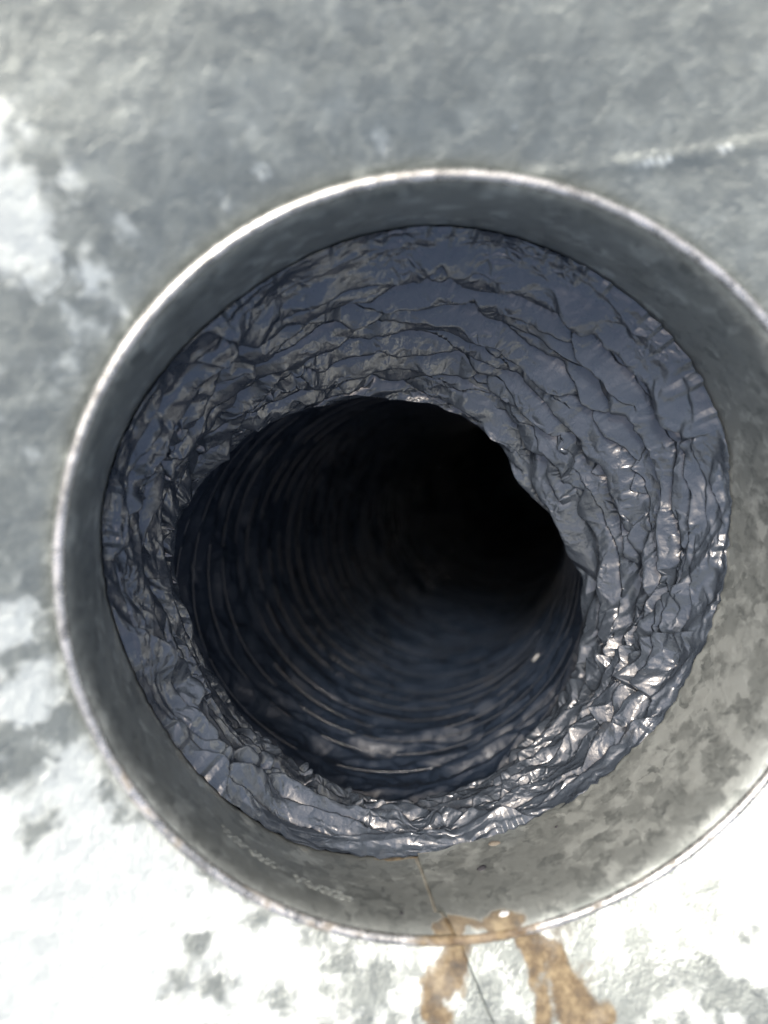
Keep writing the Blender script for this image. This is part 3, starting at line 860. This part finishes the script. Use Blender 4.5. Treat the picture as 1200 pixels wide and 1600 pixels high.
C += .0042 * facet_noise(wq * 22 + A * 9 * 0 + .5 * smooth_noise(wq * 14, A * 30, 87, 14), A * 55 + wq * 0 + .6 * smooth_noise(wq * 16, A * 30, 88, 16), 89, 22) * np.exp(-A / .16) * (.6 + .6 * np.exp(-((T + 1.2) / 1.0) ** 2))
R = TR + b + C
P = c[:, None, :] + ex[:, None, :] * (R * np.cos(T))[..., None] + ey[:, None, :] * (R * np.sin(T))[..., None]
end = c[-1] + tg[-1] * .01
P = np.concatenate([P, np.repeat(P[-1:] * .02 + end * .98, 1, 0)], 0)
gg = .22 + .22 * np.exp(-((T + 1.3) / .6) ** 2) * np.exp(-((A - .16) / .10) ** 2)
gg = np.concatenate([gg, gg[-1:]], 0)
tube = grid_mesh('hose_tube', P, plastic_shaded, attrs=dict(grime=gg, round=np.concatenate([T, T[-1:]], 0) * U0, along=np.concatenate([A, A[-1:]], 0)))
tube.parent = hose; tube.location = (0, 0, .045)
# spring wire showing through the film
turns = int((arc[-1] - .02) / PITCH)
ns = turns * 150
kk = np.arange(ns) / 150.0
tw = -2 * math.pi * kk
aw = PITCH * (kk + 1.0)
tww = np.arctan2(np.sin(tw), np.cos(tw))
aw = aw - PITCH * .22 * smooth_noise(tww / (2 * math.pi) * 9, aw * 30, 81, 9)
m = aw < arc[-1] - .01
tw, aw = tw[m], aw[m]
c, ex, ey, tg = frame(aw)
rw = .00032
radial = ex * np.cos(tw)[:, None] + ey * np.sin(tw)[:, None]
rows = []
for i in range(7):
    q = 2 * math.pi * i / 6
    rows.append(c + radial * (TR + .0000 + rw * math.cos(q)) + tg * (rw * math.sin(q) * 1.2)[..., None] if False else c + radial * (TR + .0000 + rw * math.cos(q)) + tg * (rw * math.sin(q)))
Pw = np.stack(rows, 1)
wire_mat = plastic('film_over_wire', (.030, .037, .050), .3, .6, 0.0)
wire = grid_mesh('spring_wire', Pw, wire_mat, wrap=False, attrs=dict(grime=.25 + np.zeros(Pw.shape[:2])))
wire.parent = hose; wire.location = (0, 0, .045)

# ================================================================ bits lying about
def fleck(name, label, loc, size, mat, seed, flat=.35):
    import bmesh
    bm = bmesh.new()
    bmesh.ops.create_icosphere(bm, subdivisions=2, radius=1)
    r2 = random.Random(seed)
    for v in bm.verts:
        k = 1 + r2.uniform(-.22, .22)
        v.co = Vector((v.co.x * size[0] * k, v.co.y * size[1] * k, v.co.z * size[0] * flat * k))
    me = bpy.data.meshes.new(name); bm.to_mesh(me); bm.free()
    for p in me.polygons: p.use_smooth = True
    o = link_mesh(name, me, mat)
    tag(o, label, 'debris')
    return o
dark = plain('dark_grit', (.03, .03, .035), .7)
pale = plain('pale_chip', (.8, .8, .78), .5)
f = fleck('dirt_fleck', 'largest dark speck, stuck to the collar wall right of the lap seam', 0, (.0016, .0012), dark, 1); on_wall(f, -83.2, -.0285, .4, .0010)
f = fleck('dirt_fleck', 'small dark speck inside the collar just left of the rusty seam', 0, (.0006, .0009), dark, 2); on_wall(f, -99.4, -.0100, .2)
f = fleck('paint_chip', 'tiny white chip on the rust stain inside the rim right of the seam', 0, (.0014, .0009), pale, 3); on_wall(f, -82.6, -.0052, .1, .0011)
f = fleck('dirt_fleck', 'dark speck on the outer panel just below the rim, left of the rust', 0, (.0005, .0010), dark, 4)
f.location = (-.0345, -.1030, -.0032); f.rotation_euler = (0, 0, .4)
f = fleck('dirt_fleck', 'tiny dark grit grain on the collar wall right of the rivet', 0, (.0006, .0004), dark, 6); on_wall(f, -67, -.036, .5, .0006)
# pale chip lying in the tube
cc, ex, ey, tg = frame(np.array([.125]))
an = math.radians(-38)
f = fleck('paint_chip', 'small pale chip lying deep inside the dark hose', 0, (.0014, .0026), pale, 5)
f.location = Vector(cc[0] + (ex[0] * math.cos(an) + ey[0] * math.sin(an)) * (TR + .0005)); f.rotation_euler = (.2, .9, -.5)
